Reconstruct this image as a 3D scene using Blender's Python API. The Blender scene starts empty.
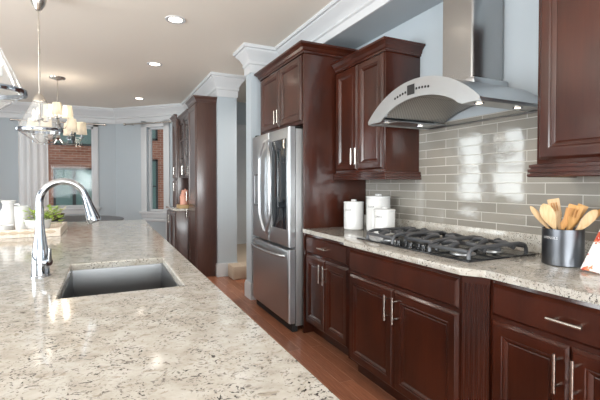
import bpy, bmesh, math, random
from mathutils import Vector, Matrix
random.seed(7)
PI = math.pi
S = bpy.context.scene
COL = S.collection

# ------------------------------------------------------------------ camera, world, light, exposure
cam_d = bpy.data.cameras.new('camera')
cam = bpy.data.objects.new('camera', cam_d)
COL.objects.link(cam)
cam.location = (0, 0, 1.30)
cam.rotation_euler = (math.radians(90 - 1.13), 0, math.radians(-25.7))
cam_d.sensor_width = 36.0
cam_d.lens = 24.3
cam_d.shift_y = -8 / 600
cam_d.clip_start = 0.05
S.camera = cam

W = bpy.data.worlds.new('sky')
S.world = W
W.use_nodes = True
bg = W.node_tree.nodes['Background']
bg.inputs[0].default_value = (0.86, 0.93, 1.0, 1)
bg.inputs[1].default_value = 0.62

def area(name, loc, rot, sx, sy, power, color):
    l = bpy.data.lights.new(name, 'AREA')
    l.shape = 'RECTANGLE'
    l.size, l.size_y, l.energy, l.color = sx, sy, power, color
    o = bpy.data.objects.new(name, l)
    o.location, o.rotation_euler = loc, rot
    COL.objects.link(o)
    return o
DAY = (0.95, 0.98, 1.0)
# window daylight plus added fill lamps, each just outside its opening
UP = math.radians(48)     # upward tilt of the fill lamps, set to brighten the ceiling
area('daylight_fill_side', (-3.62, 5.95, 1.7), (0, -PI / 2, 0), 1.55, 0.75, 29, DAY)
area('daylight_fill_side', (-3.62, 6.95, 1.7), (0, -PI / 2, 0), 1.55, 0.75, 29, DAY)
area('daylight_fill_side', (-3.62, 1.6, 1.6), (0, -PI / 2 - UP, 0), 2.0, 3.4, 250, DAY)  # added fill at an invented wide window, for cabinet fronts and ceiling
area('fill_rear', (-0.6, -3.75, 1.45), (PI / 2 + UP, 0, 0), 4.6, 2.2, 380, DAY)  # added fill behind the camera at an invented window, aimed up at the ceiling

S.view_settings.view_transform = 'Standard'
S.view_settings.look = 'None'
S.view_settings.exposure = 0.36
S.view_settings.gamma = 1
S.view_settings.use_curve_mapping = False

# ------------------------------------------------------------------ materials
def L(r, g, b):
    f = lambda c: ((c / 255 + 0.055) / 1.055) ** 2.4 if c > 10 else c / 255 / 12.92
    return (f(r), f(g), f(b), 1)

def mat(name, col, rough=0.5, metal=0.0, **kw):
    m = bpy.data.materials.new(name)
    m.use_nodes = True
    p = m.node_tree.nodes['Principled BSDF']
    p.inputs['Base Color'].default_value = col
    p.inputs['Roughness'].default_value = rough
    p.inputs['Metallic'].default_value = metal
    for k, v in kw.items():
        p.inputs[k.replace('_', ' ')].default_value = v
    return m

class N:
    """tiny node builder on a material"""
    def __init__(s, m):
        s.t = m.node_tree; s.p = s.t.nodes['Principled BSDF']
    def new(s, typ, **kw):
        n = s.t.nodes.new(typ)
        for k, v in kw.items():
            setattr(n, k, v)
        return n
    def link(s, a, b):
        s.t.links.new(a, b)
    def coords(s, scale=(1, 1, 1), rot=(0, 0, 0), out='Object'):
        c = s.new('ShaderNodeTexCoord'); m = s.new('ShaderNodeMapping')
        m.inputs['Scale'].default_value = scale
        m.inputs['Rotation'].default_value = rot
        s.link(c.outputs[out], m.inputs[0])
        return m.outputs[0]
    def noise(s, vec, scale, detail=3, rough=0.5):
        n = s.new('ShaderNodeTexNoise')
        n.inputs['Scale'].default_value = scale
        n.inputs['Detail'].default_value = detail
        n.inputs['Roughness'].default_value = rough
        s.link(vec, n.inputs['Vector'])
        return n.outputs['Fac']
    def ramp(s, fac, stops):
        r = s.new('ShaderNodeValToRGB')
        e = r.color_ramp.elements
        while len(e) < len(stops):
            e.new(0.5)
        for i, (p, c) in enumerate(stops):
            e[i].position = p; e[i].color = c
        s.link(fac, r.inputs[0])
        return r.outputs[0]
    def mix(s, fac, a, b, blend='MIX'):
        n = s.new('ShaderNodeMix', data_type='RGBA', blend_type=blend)
        if isinstance(fac, float): n.inputs[0].default_value = fac
        else: s.link(fac, n.inputs[0])
        for v, i in ((a, 6), (b, 7)):
            if isinstance(v, tuple): n.inputs[i].default_value = v
            else: s.link(v, n.inputs[i])
        return n.outputs[2]
    def bump(s, h, strength, dist=0.01):
        b = s.new('ShaderNodeBump')
        b.inputs['Strength'].default_value = strength
        b.inputs['Distance'].default_value = dist
        s.link(h, b.inputs['Height'])
        s.link(b.outputs[0], s.p.inputs['Normal'])

def wall_mat(name, col):
    m = mat(name, col, 0.75)
    n = N(m)
    v = n.coords()
    n.bump(n.noise(v, 180, 2), 0.05, 0.002)
    return m
M = {}
M['wall'] = wall_mat('pale_blue_paint', L(176, 184, 190))
M['hall_wall'] = wall_mat('hall_paint', L(176, 184, 190))
M['ceiling'] = wall_mat('warm_ceiling_paint', L(236, 228, 217))
M['white'] = mat('white_trim_paint', L(200, 201, 203), 0.4)
M['exterior_side'] = wall_mat('outer_wall', L(150, 120, 105))

def granite():
    m = mat('speckled_granite', L(214, 206, 192), 0.09)
    n = N(m)
    v = n.coords((1, 1, 1), (0, 0, 0.5))
    v0 = n.coords((0.74, 1.0, 1.0), (0, 0, 0.3))
    wn = n.new('ShaderNodeTexNoise'); wn.inputs['Scale'].default_value = 22; wn.inputs['Detail'].default_value = 2
    n.link(v, wn.inputs['Vector'])
    wa = n.new('ShaderNodeVectorMath', operation='SCALE'); wa.inputs[3].default_value = 0.045
    n.link(wn.outputs['Color'], wa.inputs[0])
    ws = n.new('ShaderNodeVectorMath', operation='ADD')
    n.link(v0, ws.inputs[0]); n.link(wa.outputs[0], ws.inputs[1])
    vs = ws.outputs[0]
    base = n.ramp(n.noise(v, 16, 5, 0.65), [(0.30, L(168, 161, 150)), (0.5, L(186, 181, 172)), (0.68, L(199, 196, 190))])
    tan = n.ramp(n.noise(vs, 58, 4, 0.6), [(0.58, (0, 0, 0, 1)), (0.68, (1, 1, 1, 1))])
    c = n.mix(tan, base, L(156, 147, 134))
    grey = n.ramp(n.noise(vs, 95, 3, 0.62), [(0.60, (0, 0, 0, 1)), (0.66, (1, 1, 1, 1))])
    c = n.mix(grey, c, L(122, 116, 110))
    lump = n.ramp(n.noise(v, 11, 2, 0.5), [(0.40, (0, 0, 0, 1)), (0.58, (1, 1, 1, 1))])
    dark = n.ramp(n.noise(vs, 135, 3, 0.62), [(0.57, (0, 0, 0, 1)), (0.62, (1, 1, 1, 1))])
    d2 = n.mix(1.0, dark, lump, 'MULTIPLY')
    c = n.mix(d2, c, L(58, 54, 53))
    n.link(c, n.p.inputs['Base Color'])
    return m
M['granite'] = granite()

def cherry():
    m = mat('dark_cherry_wood', L(84, 44, 37), 0.3)
    n = N(m)
    g = n.noise(n.coords((26, 26, 2.0)), 3, 5, 0.6)
    big = n.noise(n.coords((2, 2, 0.9)), 2.5, 2, 0.5)
    c = n.mix(0.5, n.ramp(g, [(0.3, L(51, 22, 14)), (0.7, L(65, 29, 18))]), n.ramp(big, [(0.35, L(42, 19, 13)), (0.65, L(76, 34, 21))]))
    n.link(c, n.p.inputs['Base Color'])
    n.p.inputs['Coat Weight'].default_value = 0.8
    n.p.inputs['Coat IOR'].default_value = 1.62
    n.p.inputs['Specular IOR Level'].default_value = 0.08
    n.p.inputs['Coat Roughness'].default_value = 0.17
    return m
M['cherry'] = cherry()
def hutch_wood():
    m = mat('haze_greyed_wood', L(74, 50, 43), 0.32)  # window haze is put into the colour as a greyer, lighter brown
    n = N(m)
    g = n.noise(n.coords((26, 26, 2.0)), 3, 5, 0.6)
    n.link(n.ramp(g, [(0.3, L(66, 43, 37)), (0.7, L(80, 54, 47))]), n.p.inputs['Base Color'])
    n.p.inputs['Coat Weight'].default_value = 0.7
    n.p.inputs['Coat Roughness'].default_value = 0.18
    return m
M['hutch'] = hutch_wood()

def hardwood():
    m = mat('red_brown_plank_floor', L(128, 74, 50), 0.27)
    n = N(m)
    v = n.coords((1, 1, 1), (0, 0, PI / 2))
    b = n.new('ShaderNodeTexBrick', offset=0.37, offset_frequency=2)
    n.link(v, b.inputs['Vector'])
    b.inputs['Scale'].default_value = 1.0
    b.inputs['Brick Width'].default_value = 0.95
    b.inputs['Row Height'].default_value = 0.098
    b.inputs['Mortar Size'].default_value = 0.0016
    b.inputs['Color1'].default_value = L(164, 107, 81)
    b.inputs['Color2'].default_value = L(138, 90, 68)
    b.inputs['Mortar'].default_value = L(178, 128, 102)
    g = n.noise(n.coords((40, 2.2, 1)), 3, 5, 0.6)
    c = n.mix(n.ramp(g, [(0.3, (0.45, 0.45, 0.45, 1)), (0.7, (0.62, 0.62, 0.62, 1))]), b.outputs['Color'], b.outputs['Color'])
    c = n.mix(0.55, b.outputs['Color'], n.ramp(g, [(0.3, (0.3, 0.3, 0.3, 1)), (0.72, (0.72, 0.72, 0.72, 1))]), 'OVERLAY')
    n.link(c, n.p.inputs['Base Color'])
    n.bump(b.outputs['Fac'], -0.15, 0.003)
    return m
M['floor'] = hardwood()

def tiles():
    m = mat('glossy_grey_glass_tile', L(166, 160, 150), 0.07)
    n = N(m)
    tc = n.new('ShaderNodeTexCoord'); sp = n.new('ShaderNodeSeparateXYZ'); cb = n.new('ShaderNodeCombineXYZ')
    n.link(tc.outputs['Object'], sp.inputs[0]); n.link(sp.outputs['Y'], cb.inputs['X']); n.link(sp.outputs['Z'], cb.inputs['Y'])
    b = n.new('ShaderNodeTexBrick', offset=0.36, offset_frequency=2)
    n.link(cb.outputs[0], b.inputs['Vector'])
    b.inputs['Scale'].default_value = 1.0
    b.inputs['Brick Width'].default_value = 0.308
    b.inputs['Row Height'].default_value = 0.0622
    b.inputs['Mortar Size'].default_value = 0.0024
    b.inputs['Mortar Smooth'].default_value = 0.1
    b.inputs['Color1'].default_value = L(146, 141, 132)
    b.inputs['Color2'].default_value = L(136, 131, 123)
    b.inputs['Mortar'].default_value = L(188, 184, 176)
    n.link(b.outputs['Color'], n.p.inputs['Base Color'])
    r = n.ramp(b.outputs['Fac'], [(0.0, (0.07, 0.07, 0.07, 1)), (1.0, (0.6, 0.6, 0.6, 1))])
    n.link(r, n.p.inputs['Roughness'])
    inv = n.new('ShaderNodeMath', operation='SUBTRACT'); inv.inputs[0].default_value = 1.0
    n.link(b.outputs['Fac'], inv.inputs[1])
    wav = n.noise(n.coords((1, 1, 1)), 5, 2)
    ad = n.new('ShaderNodeMath', operation='MULTIPLY_ADD')
    n.link(wav, ad.inputs[0]); ad.inputs[1].default_value = 1.1; n.link(inv.outputs[0], ad.inputs[2])
    n.bump(ad.outputs[0], 0.35, 0.004)
    n.p.inputs['Specular IOR Level'].default_value = 0.75
    return m
M['tile'] = tiles()

def steel(name, col, rough, stretch):
    m = mat(name, col, rough, 1.0)
    n = N(m)
    g = n.noise(n.coords(stretch), 6, 4, 0.6)
    r = n.ramp(g, [(0.3, (rough - 0.02,) * 3 + (1,)), (0.7, (rough + 0.03,) * 3 + (1,))])
    n.link(r, n.p.inputs['Roughness'])
    return m
M['steel'] = steel('brushed_stainless', L(198, 201, 204), 0.33, (60, 60, 1.5))
M['steel_c'] = steel('brushed_chimney_steel', L(172, 172, 172), 0.22, (60, 60, 1.5))
M['steel_h'] = mat('brushed_stainless_across', L(196, 199, 202), 0.3, 1.0)
M['sink_steel'] = steel('satin_sink_steel', L(122, 122, 123), 0.36, (2, 60, 60))
M['nickel'] = mat('satin_nickel', L(206, 200, 192), 0.24, 1.0)
M['chrome'] = mat('polished_chrome', L(172, 176, 182), 0.06, 1.0)
M['dark_gap'] = mat('dark_rubber', L(28, 26, 26), 0.6)
M['black_glass'] = mat('dark_door_glass', L(22, 27, 32), 0.05, 0.0, Specular_IOR_Level=1.0)
M['grate'] = mat('cast_iron', L(80, 81, 84), 0.36, 0.3)
M['cook_black'] = mat('black_enamel', L(30, 31, 33), 0.18)
M['burner'] = mat('burner_alloy', L(168, 168, 168), 0.35, 0.9)
M['ceramic'] = mat('white_ceramic', L(212, 212, 211), 0.22)
M['letter'] = mat('grey_lettering', L(84, 84, 88), 0.5)
M['pale_letter'] = mat('silver_lettering', L(200, 200, 200), 0.4)
M['crock'] = steel('gunmetal', L(98, 100, 104), 0.3, (60, 60, 1.5))
M['mesh_filter'] = mat('filter_alloy', L(176, 172, 164), 0.45, 0.4)
def filter_mat():
    m = mat('baffle_mesh', L(170, 167, 160), 0.4, 0.5)
    n = N(m)
    w = n.new('ShaderNodeTexWave'); w.inputs['Scale'].default_value = 28
    n.link(n.coords((1, 1, 1), (0, 0, .6)), w.inputs['Vector'])
    n.link(n.ramp(w.outputs['Fac'], [(0.3, L(138, 136, 132)), (0.6, L(182, 180, 175))]), n.p.inputs['Base Color'])
    return m
M['mesh_filter'] = filter_mat()
M['carpet'] = wall_mat('beige_carpet', L(190, 172, 152))
M['leaf'] = mat('green_leaf', L(160, 184, 84), 0.5)
M['stemm'] = mat('plant_stem', L(110, 120, 60), 0.6)
M['pink'] = mat('pink_ceramic', L(222, 160, 138), 0.35)
M['tan'] = mat('tan_wood_block', L(190, 158, 112), 0.5)
M['dark_table'] = mat('dark_grey_tabletop', L(92, 94, 98), 0.4)
M['wicker'] = mat('brown_bowl', L(104, 92, 74), 0.7)
M['cream'] = mat('cream_petals', L(222, 214, 190), 0.6)
M['shade'] = mat('cream_lampshade', L(246, 228, 196), 0.7)
N(M['shade']).p.inputs['Transmission Weight'].default_value = 0.0
M['facade_glass'] = mat('green_tinted_glass', L(116, 140, 134), 0.1)
M['facade_dark'] = mat('dark_window_frame', L(62, 62, 60), 0.5)

def emis(name, col, strength):
    m = bpy.data.materials.new(name); m.use_nodes = True
    t = m.node_tree; t.nodes.clear()
    e = t.nodes.new('ShaderNodeEmission'); o = t.nodes.new('ShaderNodeOutputMaterial')
    e.inputs[0].default_value = col; e.inputs[1].default_value = strength
    t.links.new(e.outputs[0], o.inputs[0])
    return m
WARM = (1.0, 0.86, 0.70, 1)
M['lamp'] = emis('lamp_disc', (1.0, 0.86, 0.70, 1), 7)
M['bulb'] = emis('candle_bulb', WARM, 6)
M['dim_bulb'] = emis('pendant_bulb', WARM, 2.2)
M['led'] = emis('hood_led', (1.0, 0.85, 0.66, 1), 6)

def thin_glass(name, tint=(1, 1, 1, 1), k=1.0, haze=0.0):
    m = bpy.data.materials.new(name); m.use_nodes = True
    t = m.node_tree; t.nodes.clear()
    o = t.nodes.new('ShaderNodeOutputMaterial'); mx = t.nodes.new('ShaderNodeMixShader')
    tr = t.nodes.new('ShaderNodeBsdfTransparent'); gl = t.nodes.new('ShaderNodeBsdfGlossy'); fr = t.nodes.new('ShaderNodeLayerWeight'); pw = t.nodes.new('ShaderNodeMath'); pw.operation = 'POWER'; pw.inputs[1].default_value = 2.6
    tr.inputs[0].default_value = tint; gl.inputs['Roughness'].default_value = 0.03
    fr.inputs[0].default_value = 0.5
    mu = t.nodes.new('ShaderNodeMath'); mu.operation = 'MULTIPLY_ADD'; mu.inputs[1].default_value = k; mu.inputs[2].default_value = 0.012
    t.links.new(fr.outputs['Facing'], pw.inputs[0]); t.links.new(pw.outputs[0], mu.inputs[0]); t.links.new(mu.outputs[0], mx.inputs[0])
    df = t.nodes.new('ShaderNodeBsdfDiffuse'); df.inputs[0].default_value = (.9, .9, .9, 1)
    m2 = t.nodes.new('ShaderNodeMixShader'); m2.inputs[0].default_value = haze
    t.links.new(tr.outputs[0], m2.inputs[1]); t.links.new(df.outputs[0], m2.inputs[2])
    t.links.new(m2.outputs[0], mx.inputs[1]); t.links.new(gl.outputs[0], mx.inputs[2])
    t.links.new(mx.outputs[0], o.inputs[0])
    return m
M['glass'] = thin_glass('window_glass', (0.97, 0.99, 0.985, 1), 0.7)
M['lamp_glass'] = thin_glass('clear_lamp_glass', (0.97, 0.975, 0.975, 1), 0.85, 0.12)

def sheer():
    m = bpy.data.materials.new('sheer_white_cloth'); m.use_nodes = True
    t = m.node_tree; t.nodes.clear()
    o = t.nodes.new('ShaderNodeOutputMaterial')
    d = t.nodes.new('ShaderNodeBsdfDiffuse'); tl = t.nodes.new('ShaderNodeBsdfTranslucent'); tr = t.nodes.new('ShaderNodeBsdfTransparent')
    for q in (d, tl): q.inputs[0].default_value = (0.95, 0.955, 0.96, 1)
    a = t.nodes.new('ShaderNodeMixShader'); b = t.nodes.new('ShaderNodeMixShader')
    a.inputs[0].default_value = 0.35; b.inputs[0].default_value = 0.06
    t.links.new(d.outputs[0], a.inputs[1]); t.links.new(tl.outputs[0], a.inputs[2])
    t.links.new(a.outputs[0], b.inputs[1]); t.links.new(tr.outputs[0], b.inputs[2])
    t.links.new(b.outputs[0], o.inputs[0])
    return m
M['sheer'] = sheer()

def shade_mat():
    m = bpy.data.materials.new('lampshade_cloth'); m.use_nodes = True
    t = m.node_tree; t.nodes.clear()
    o = t.nodes.new('ShaderNodeOutputMaterial')
    d = t.nodes.new('ShaderNodeBsdfDiffuse'); tl = t.nodes.new('ShaderNodeBsdfTranslucent'); a = t.nodes.new('ShaderNodeMixShader')
    for q in (d, tl): q.inputs[0].default_value = (0.9, 0.84, 0.72, 1)
    a.inputs[0].default_value = 0.5
    t.links.new(d.outputs[0], a.inputs[1]); t.links.new(tl.outputs[0], a.inputs[2]); t.links.new(a.outputs[0], o.inputs[0])
    return m
M['shade'] = shade_mat()

def brick_mat():
    m = mat('orange_brick', L(178, 120, 96), 0.85)
    n = N(m)
    tc = n.new('ShaderNodeTexCoord'); sp = n.new('ShaderNodeSeparateXYZ'); cb = n.new('ShaderNodeCombineXYZ')
    n.link(tc.outputs['Object'], sp.inputs[0]); n.link(sp.outputs['X'], cb.inputs['X']); n.link(sp.outputs['Z'], cb.inputs['Y'])
    b = n.new('ShaderNodeTexBrick')
    n.link(cb.outputs[0], b.inputs['Vector'])
    b.inputs['Scale'].default_value = 1.0
    b.inputs['Brick Width'].default_value = 0.22
    b.inputs['Row Height'].default_value = 0.075
    b.inputs['Mortar Size'].default_value = 0.006
    b.inputs['Color1'].default_value = L(182, 122, 98)
    b.inputs['Color2'].default_value = L(158, 102, 82)
    b.inputs['Mortar'].default_value = L(190, 165, 148)
    n.link(b.outputs['Color'], n.p.inputs['Base Color'])
    return m
M['brick'] = brick_mat()

def wood_tool(name, a, b):
    m = mat(name, a, 0.5)
    n = N(m)
    g = n.noise(n.coords((30, 30, 3)), 4, 4)
    n.link(n.ramp(g, [(0.3, a), (0.7, b)]), n.p.inputs['Base Color'])
    return m
M['beech'] = wood_tool('pale_beech', L(198, 162, 118), L(216, 184, 142))
M['bamboo'] = wood_tool('golden_bamboo', L(196, 142, 78), L(212, 164, 100))
M['walnut'] = wood_tool('darker_beech', L(176, 122, 66), L(196, 144, 86))
M['washed'] = wood_tool('whitewashed_wood', L(204, 190, 174), L(224, 214, 202))

def print_mat():
    m = mat('floral_print_cover', L(238, 236, 234), 0.35)
    n = N(m)
    v = n.coords((1, 1, 1))
    f = n.ramp(n.noise(v, 13, 3, 0.6), [(0.50, (0, 0, 0, 1)), (0.53, (1, 1, 1, 1))])
    f2 = n.ramp(n.noise(v, 30, 2, 0.5), [(0.45, L(226, 140, 96)), (0.6, L(200, 62, 52))])
    c = n.mix(f, L(238, 236, 234), f2)
    g = n.ramp(n.noise(n.coords((1.3, 1.1, 0.8)), 9, 2), [(0.62, (0, 0, 0, 1)), (0.66, (1, 1, 1, 1))])
    c = n.mix(g, c, L(170, 168, 174))
    n.link(c, n.p.inputs['Base Color'])
    return m
M['print'] = print_mat()

# ------------------------------------------------------------------ mesh helpers
def bx(bm, x0, y0, z0, x1, y1, z1, bev=0.0):
    x0, x1 = min(x0, x1), max(x0, x1); y0, y1 = min(y0, y1), max(y0, y1); z0, z1 = min(z0, z1), max(z0, z1)
    vs = [bm.verts.new((x, y, z)) for z in (z0, z1) for x, y in ((x0, y0), (x1, y0), (x1, y1), (x0, y1))]
    fs = [(0, 3, 2, 1), (4, 5, 6, 7), (0, 1, 5, 4), (1, 2, 6, 5), (2, 3, 7, 6), (3, 0, 4, 7)]
    faces = [bm.faces.new([vs[i] for i in f]) for f in fs]
    if bev > 0:
        es = list({e for f in faces for e in f.edges})
        bmesh.ops.bevel(bm, geom=es, offset=bev, segments=2, affect='EDGES', profile=0.5)
    return bm

def prism(bm, pts, z0, z1, bev=0.0):
    lo = [bm.verts.new((x, y, z0)) for x, y in pts]; hi = [bm.verts.new((x, y, z1)) for x, y in pts]
    n = len(pts)
    fs = [bm.faces.new(hi), bm.faces.new(lo[::-1])]
    for i in range(n):
        fs.append(bm.faces.new((lo[i], lo[(i + 1) % n], hi[(i + 1) % n], hi[i])))
    if bev:
        es = list(fs[0].edges) + list(fs[1].edges)
        bmesh.ops.bevel(bm, geom=es, offset=bev, segments=2, affect='EDGES', profile=0.5)
    return bm

def frame_axes(d):
    d = d.normalized()
    a = Vector((0, 0, 1)) if abs(d.z) < 0.95 else Vector((1, 0, 0))
    u = d.cross(a).normalized()
    return u, d.cross(u).normalized()

def tube(bm, pts, r, n=10, caps=True):
    pts = [Vector(p) for p in pts]
    rs = r if isinstance(r, (list, tuple)) else [r] * len(pts)
    rings = []; u = None
    for i, p in enumerate(pts):
        d = (pts[min(i + 1, len(pts) - 1)] - pts[max(i - 1, 0)])
        if u is None:
            u, v = frame_axes(d)
        else:
            d = d.normalized(); u = (u - d * u.dot(d)).normalized(); v = d.cross(u)
        rings.append([bm.verts.new(p + (u * math.cos(2 * PI * k / n) + v * math.sin(2 * PI * k / n)) * rs[i]) for k in range(n)])
    for a, b in zip(rings, rings[1:]):
        for k in range(n):
            bm.faces.new((a[k], a[(k + 1) % n], b[(k + 1) % n], b[k]))
    if caps:
        bm.faces.new(rings[0][::-1]); bm.faces.new(rings[-1])
    return bm

def lathe(bm, prof, c=(0, 0, 0), n=32, cap=True):
    """prof: (radius, z) list, bottom to top"""
    rings = []
    for r, z in prof:
        if r < 1e-5:
            rings.append([bm.verts.new((c[0], c[1], c[2] + z))])
        else:
            rings.append([bm.verts.new((c[0] + r * math.cos(2 * PI * k / n), c[1] + r * math.sin(2 * PI * k / n), c[2] + z)) for k in range(n)])
    for a, b in zip(rings, rings[1:]):
        for k in range(n):
            q = [a[k % len(a)], a[(k + 1) % n % len(a)], b[(k + 1) % n % len(b)], b[k % len(b)]]
            q = list(dict.fromkeys(q))
            if len(q) > 2:
                bm.faces.new(q)
    if cap:
        if len(rings[0]) > 2: bm.faces.new(rings[0][::-1])
        if len(rings[-1]) > 2: bm.faces.new(rings[-1])
    return bm

def sweep(bm, prof, path):
    """sweep (d, z) profile along plan polyline; d is measured to the LEFT of travel; mitred"""
    P = [Vector((x, y)) for x, y in path]
    def off(i):
        ns = []
        for a, b in ((i - 1, i), (i, i + 1)):
            if a >= 0 and b < len(P):
                t = (P[b] - P[a]).normalized(); ns.append(Vector((-t.y, t.x)))
        if len(ns) == 1: return ns[0]
        s = ns[0] + ns[1]
        return s / (1 + ns[0].dot(ns[1]))
    rings = []
    for i, p in enumerate(P):
        o = off(i)
        rings.append([bm.verts.new((p.x + o.x * d, p.y + o.y * d, z)) for d, z in prof])
    n = len(prof)
    for a, b in zip(rings, rings[1:]):
        for k in range(n):
            bm.faces.new((a[k], a[(k + 1) % n], b[(k + 1) % n], b[k]))
    bm.faces.new(rings[0]); bm.faces.new(rings[-1][::-1])
    return bm

def loops(bm, o, u, v, w, w_len, h_len, prof):
    """nested rectangular loops on a plane: o corner, u and v unit axes, w outward normal; prof = (inset, height)"""
    o, u, v, w = Vector(o), Vector(u), Vector(v), Vector(w)
    rs = []
    for ins, ht in prof:
        rs.append([bm.verts.new(o + u * a + v * b + w * ht) for a, b in
                   ((ins, ins), (w_len - ins, ins), (w_len - ins, h_len - ins), (ins, h_len - ins))])
    for a, b in zip(rs, rs[1:]):
        for k in range(4):
            bm.faces.new((a[k], a[(k + 1) % 4], b[(k + 1) % 4], b[k]))
    bm.faces.new(rs[0][::-1]); bm.faces.new(rs[-1])
    return bm

def finish(bm, name, m, parent=None, smooth=0.6, world=True):
    bmesh.ops.recalc_face_normals(bm, faces=bm.faces)
    if parent is not None and world:
        off = root_loc(parent)
        bmesh.ops.translate(bm, verts=bm.verts, vec=-off)
    me = bpy.data.meshes.new(name)
    bm.to_mesh(me); bm.free()
    me.materials.append(m)
    if smooth:
        for p in me.polygons: p.use_smooth = True
        me.set_sharp_from_angle(angle=smooth)
    o = bpy.data.objects.new(name, me)
    COL.objects.link(o)
    if parent is not None: o.parent = parent
    return o

def root_loc(p):
    v = Vector((0, 0, 0))
    while p is not None:
        v += p.location; p = p.parent
    return v

def thing(name, label, cat, loc=(0, 0, 0), group=None):
    o = bpy.data.objects.new(name, None)
    o.empty_display_size = 0.1
    COL.objects.link(o); o.location = loc
    tag(o, label, cat, group)
    return o

def tag(o, label, cat, group=None):
    o['label'] = label; o['category'] = cat
    if group: o['group'] = group
    return o

def struct(o):
    o['kind'] = 'structure'
    return o

def copy_tree(o, parent=None):
    c = o.copy(); COL.objects.link(c)
    if parent is not None: c.parent = parent
    for ch in list(o.children): copy_tree(ch, c)
    return c

B = bmesh.new
def box_obj(name, m, dims, parent=None, bev=0.0):
    return finish(bx(B(), *dims, bev), name, m, parent)

# ------------------------------------------------------------------ the setting
CZ = 2.82            # ceiling
WX = 2.20            # right-hand wall
FY = 9.10            # far wall
LX = -3.40           # left wall
BY = -3.50           # rear wall
struct(box_obj('floor', M['floor'], (LX - .2, BY - .2, -.12, 3.3, FY + .2, 0)))
struct(box_obj('ceiling', M['ceiling'], (LX - .2, BY - .2, CZ, 3.3, FY + .2, CZ + .15)))
struct(box_obj('wall_right', M['wall'], (WX, BY, 0, WX + .15, 4.32, CZ)))
sof = struct(box_obj('ceiling_soffit', M['wall'], (1.86, BY, 2.61, WX, 4.32, CZ)))
struct(box_obj('wall_pillar', M['wall'], (1.475, 4.32, 0, WX + .15, 4.50, CZ)))
struct(box_obj('wall_hutch', M['wall'], (1.42, 5.60, 0, 1.695, 7.86, CZ)))
struct(box_obj('wall_hall_end', M['hall_wall'], (1.69, 7.30, 0, 3.1, 7.45, CZ)))
struct(box_obj('wall_hall_side', M['hall_wall'], (3.1, 4.3, 0, 3.25, 7.45, CZ)))
struct(box_obj('wall_hall_near', M['hall_wall'], (WX + .15, 4.32, 0, 3.1, 4.50, CZ)))
bm = bx(B(), 1.70, 5.30, 0, 3.1, 7.30, .18, .015); bx(bm, 1.55, 5.30, 0, 1.72, 5.575, .18, .015)
struct(finish(bm, 'floor_landing', M['carpet']))

def holed(bm, y0, y1, a0, a1, z0, z1, holes):
    """a wall slab along x (a) with rectangular openings (a0,a1,z0,z1) in increasing order"""
    cur = a0
    for h0, h1, hz0, hz1 in holes:
        bx(bm, cur, y0, z0, h0, y1, z1)
        if hz0 > z0: bx(bm, h0, y0, z0, h1, y1, hz0)
        if hz1 < z1: bx(bm, h0, y0, hz1, h1, y1, z1)
        cur = h1
    bx(bm, cur, y0, z0, a1, y1, z1)
    return bm
# far wall
W1 = (-1.20, -.20, .84, 2.44)
struct(finish(holed(B(), FY, FY + .16, LX, .26, 0, CZ, [W1]), 'wall_far', M['wall']))
# angled bay wall: local x runs from (.2,9.1) towards the hutch wall
ANG = (0.20, 9.10, -PI / 4)
def at_bay(o):
    o.location = (ANG[0], ANG[1], 0); o.rotation_euler = (0, 0, ANG[2]); return o
W2 = (.78, 1.19, .76, 2.42)
struct(at_bay(finish(holed(B(), 0, .16, -.06, 1.78, 0, CZ, [W2]), 'wall_bay', M['wall'])))
# left and rear walls (out of the picture; the wide windows are added for light)
def at_left(o):
    o.location = (LX, 0, 0); o.rotation_euler = (0, 0, PI / 2); return o
WL = [(-.1, 3.3, .6, 2.5), (5.57, 6.33, .9, 2.48), (6.57, 7.33, .9, 2.48)]
struct(at_left(finish(holed(B(), 0, .16, BY, FY + .16, 0, CZ, WL), 'wall_left', M['wall'])))
WR = [(-2.9, 1.7, .3, 2.5)]
o = struct(finish(holed(B(), -.16, 0, LX, WX + .15, 0, CZ, WR), 'wall_rear', M['wall'])); o.location = (0, BY, 0)

def window(idx, place, h, cols, rows, side=1, casing=.085, sill=True):
    """window in local wall coords: room side is -y*side"""
    a0, a1, z0, z1 = h
    w = struct(bpy.data.objects.new('window_%d' % idx, None)); COL.objects.link(w); place(w)
    s = side
    bm = B()
    e = .03
    for q in ((a0 - casing, z0 - .02, a0 + .005, z1 + casing), (a1 - .005, z0 - .02, a1 + casing, z1 + casing), (a0 - casing, z1, a1 + casing, z1 + casing)):
        bx(bm, q[0], -.022 * s, q[1], q[2], 0, q[3], .004)
    f = finish(bm, 'casing', M['white'], w, world=False)
    bm = B()
    fw = .04
    for q in ((a0, z0, a0 + fw, z1), (a1 - fw, z0, a1, z1), (a0, z0, a1, z0 + fw), (a0, z1 - fw, a1, z1)):
        bx(bm, q[0], .05 * s, q[1], q[2], .10 * s, q[3])
    for i in range(1, cols):
        x = a0 + (a1 - a0) * i / cols; bx(bm, x - .025, .05 * s, z0, x + .025, .10 * s, z1)
    for i in range(1, rows):
        z = z0 + (z1 - z0) * i / rows; bx(bm, a0, .05 * s, z - .02, a1, .10 * s, z + .02)
    finish(bm, 'frame', M['white'], w, world=False)
    finish(bx(B(), a0 + .03, .072 * s, z0 + .03, a1 - .03, .076 * s, z1 - .03), 'pane', M['glass'], w, world=False)
    if sill:
        bm = bx(B(), a0 - casing - .03, -.06 * s, z0 - .045, a1 + casing + .03, .05 * s, z0, .006)
        bx(bm, a0 - casing, -.02 * s, z0 - .13, a1 + casing, 0, z0 - .045, .004)
        finish(bm, 'sill', M['white'], w, world=False)
    return w
def at_far(o): o.location = (0, FY, 0); return o
window(1, at_far, W1, 1, 1)
window(2, at_bay, W2, 1, 1, casing=.13)
window(3, at_left, WL[0], 3, 1)  # added wide window, out of view, for the side fill lamp
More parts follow.
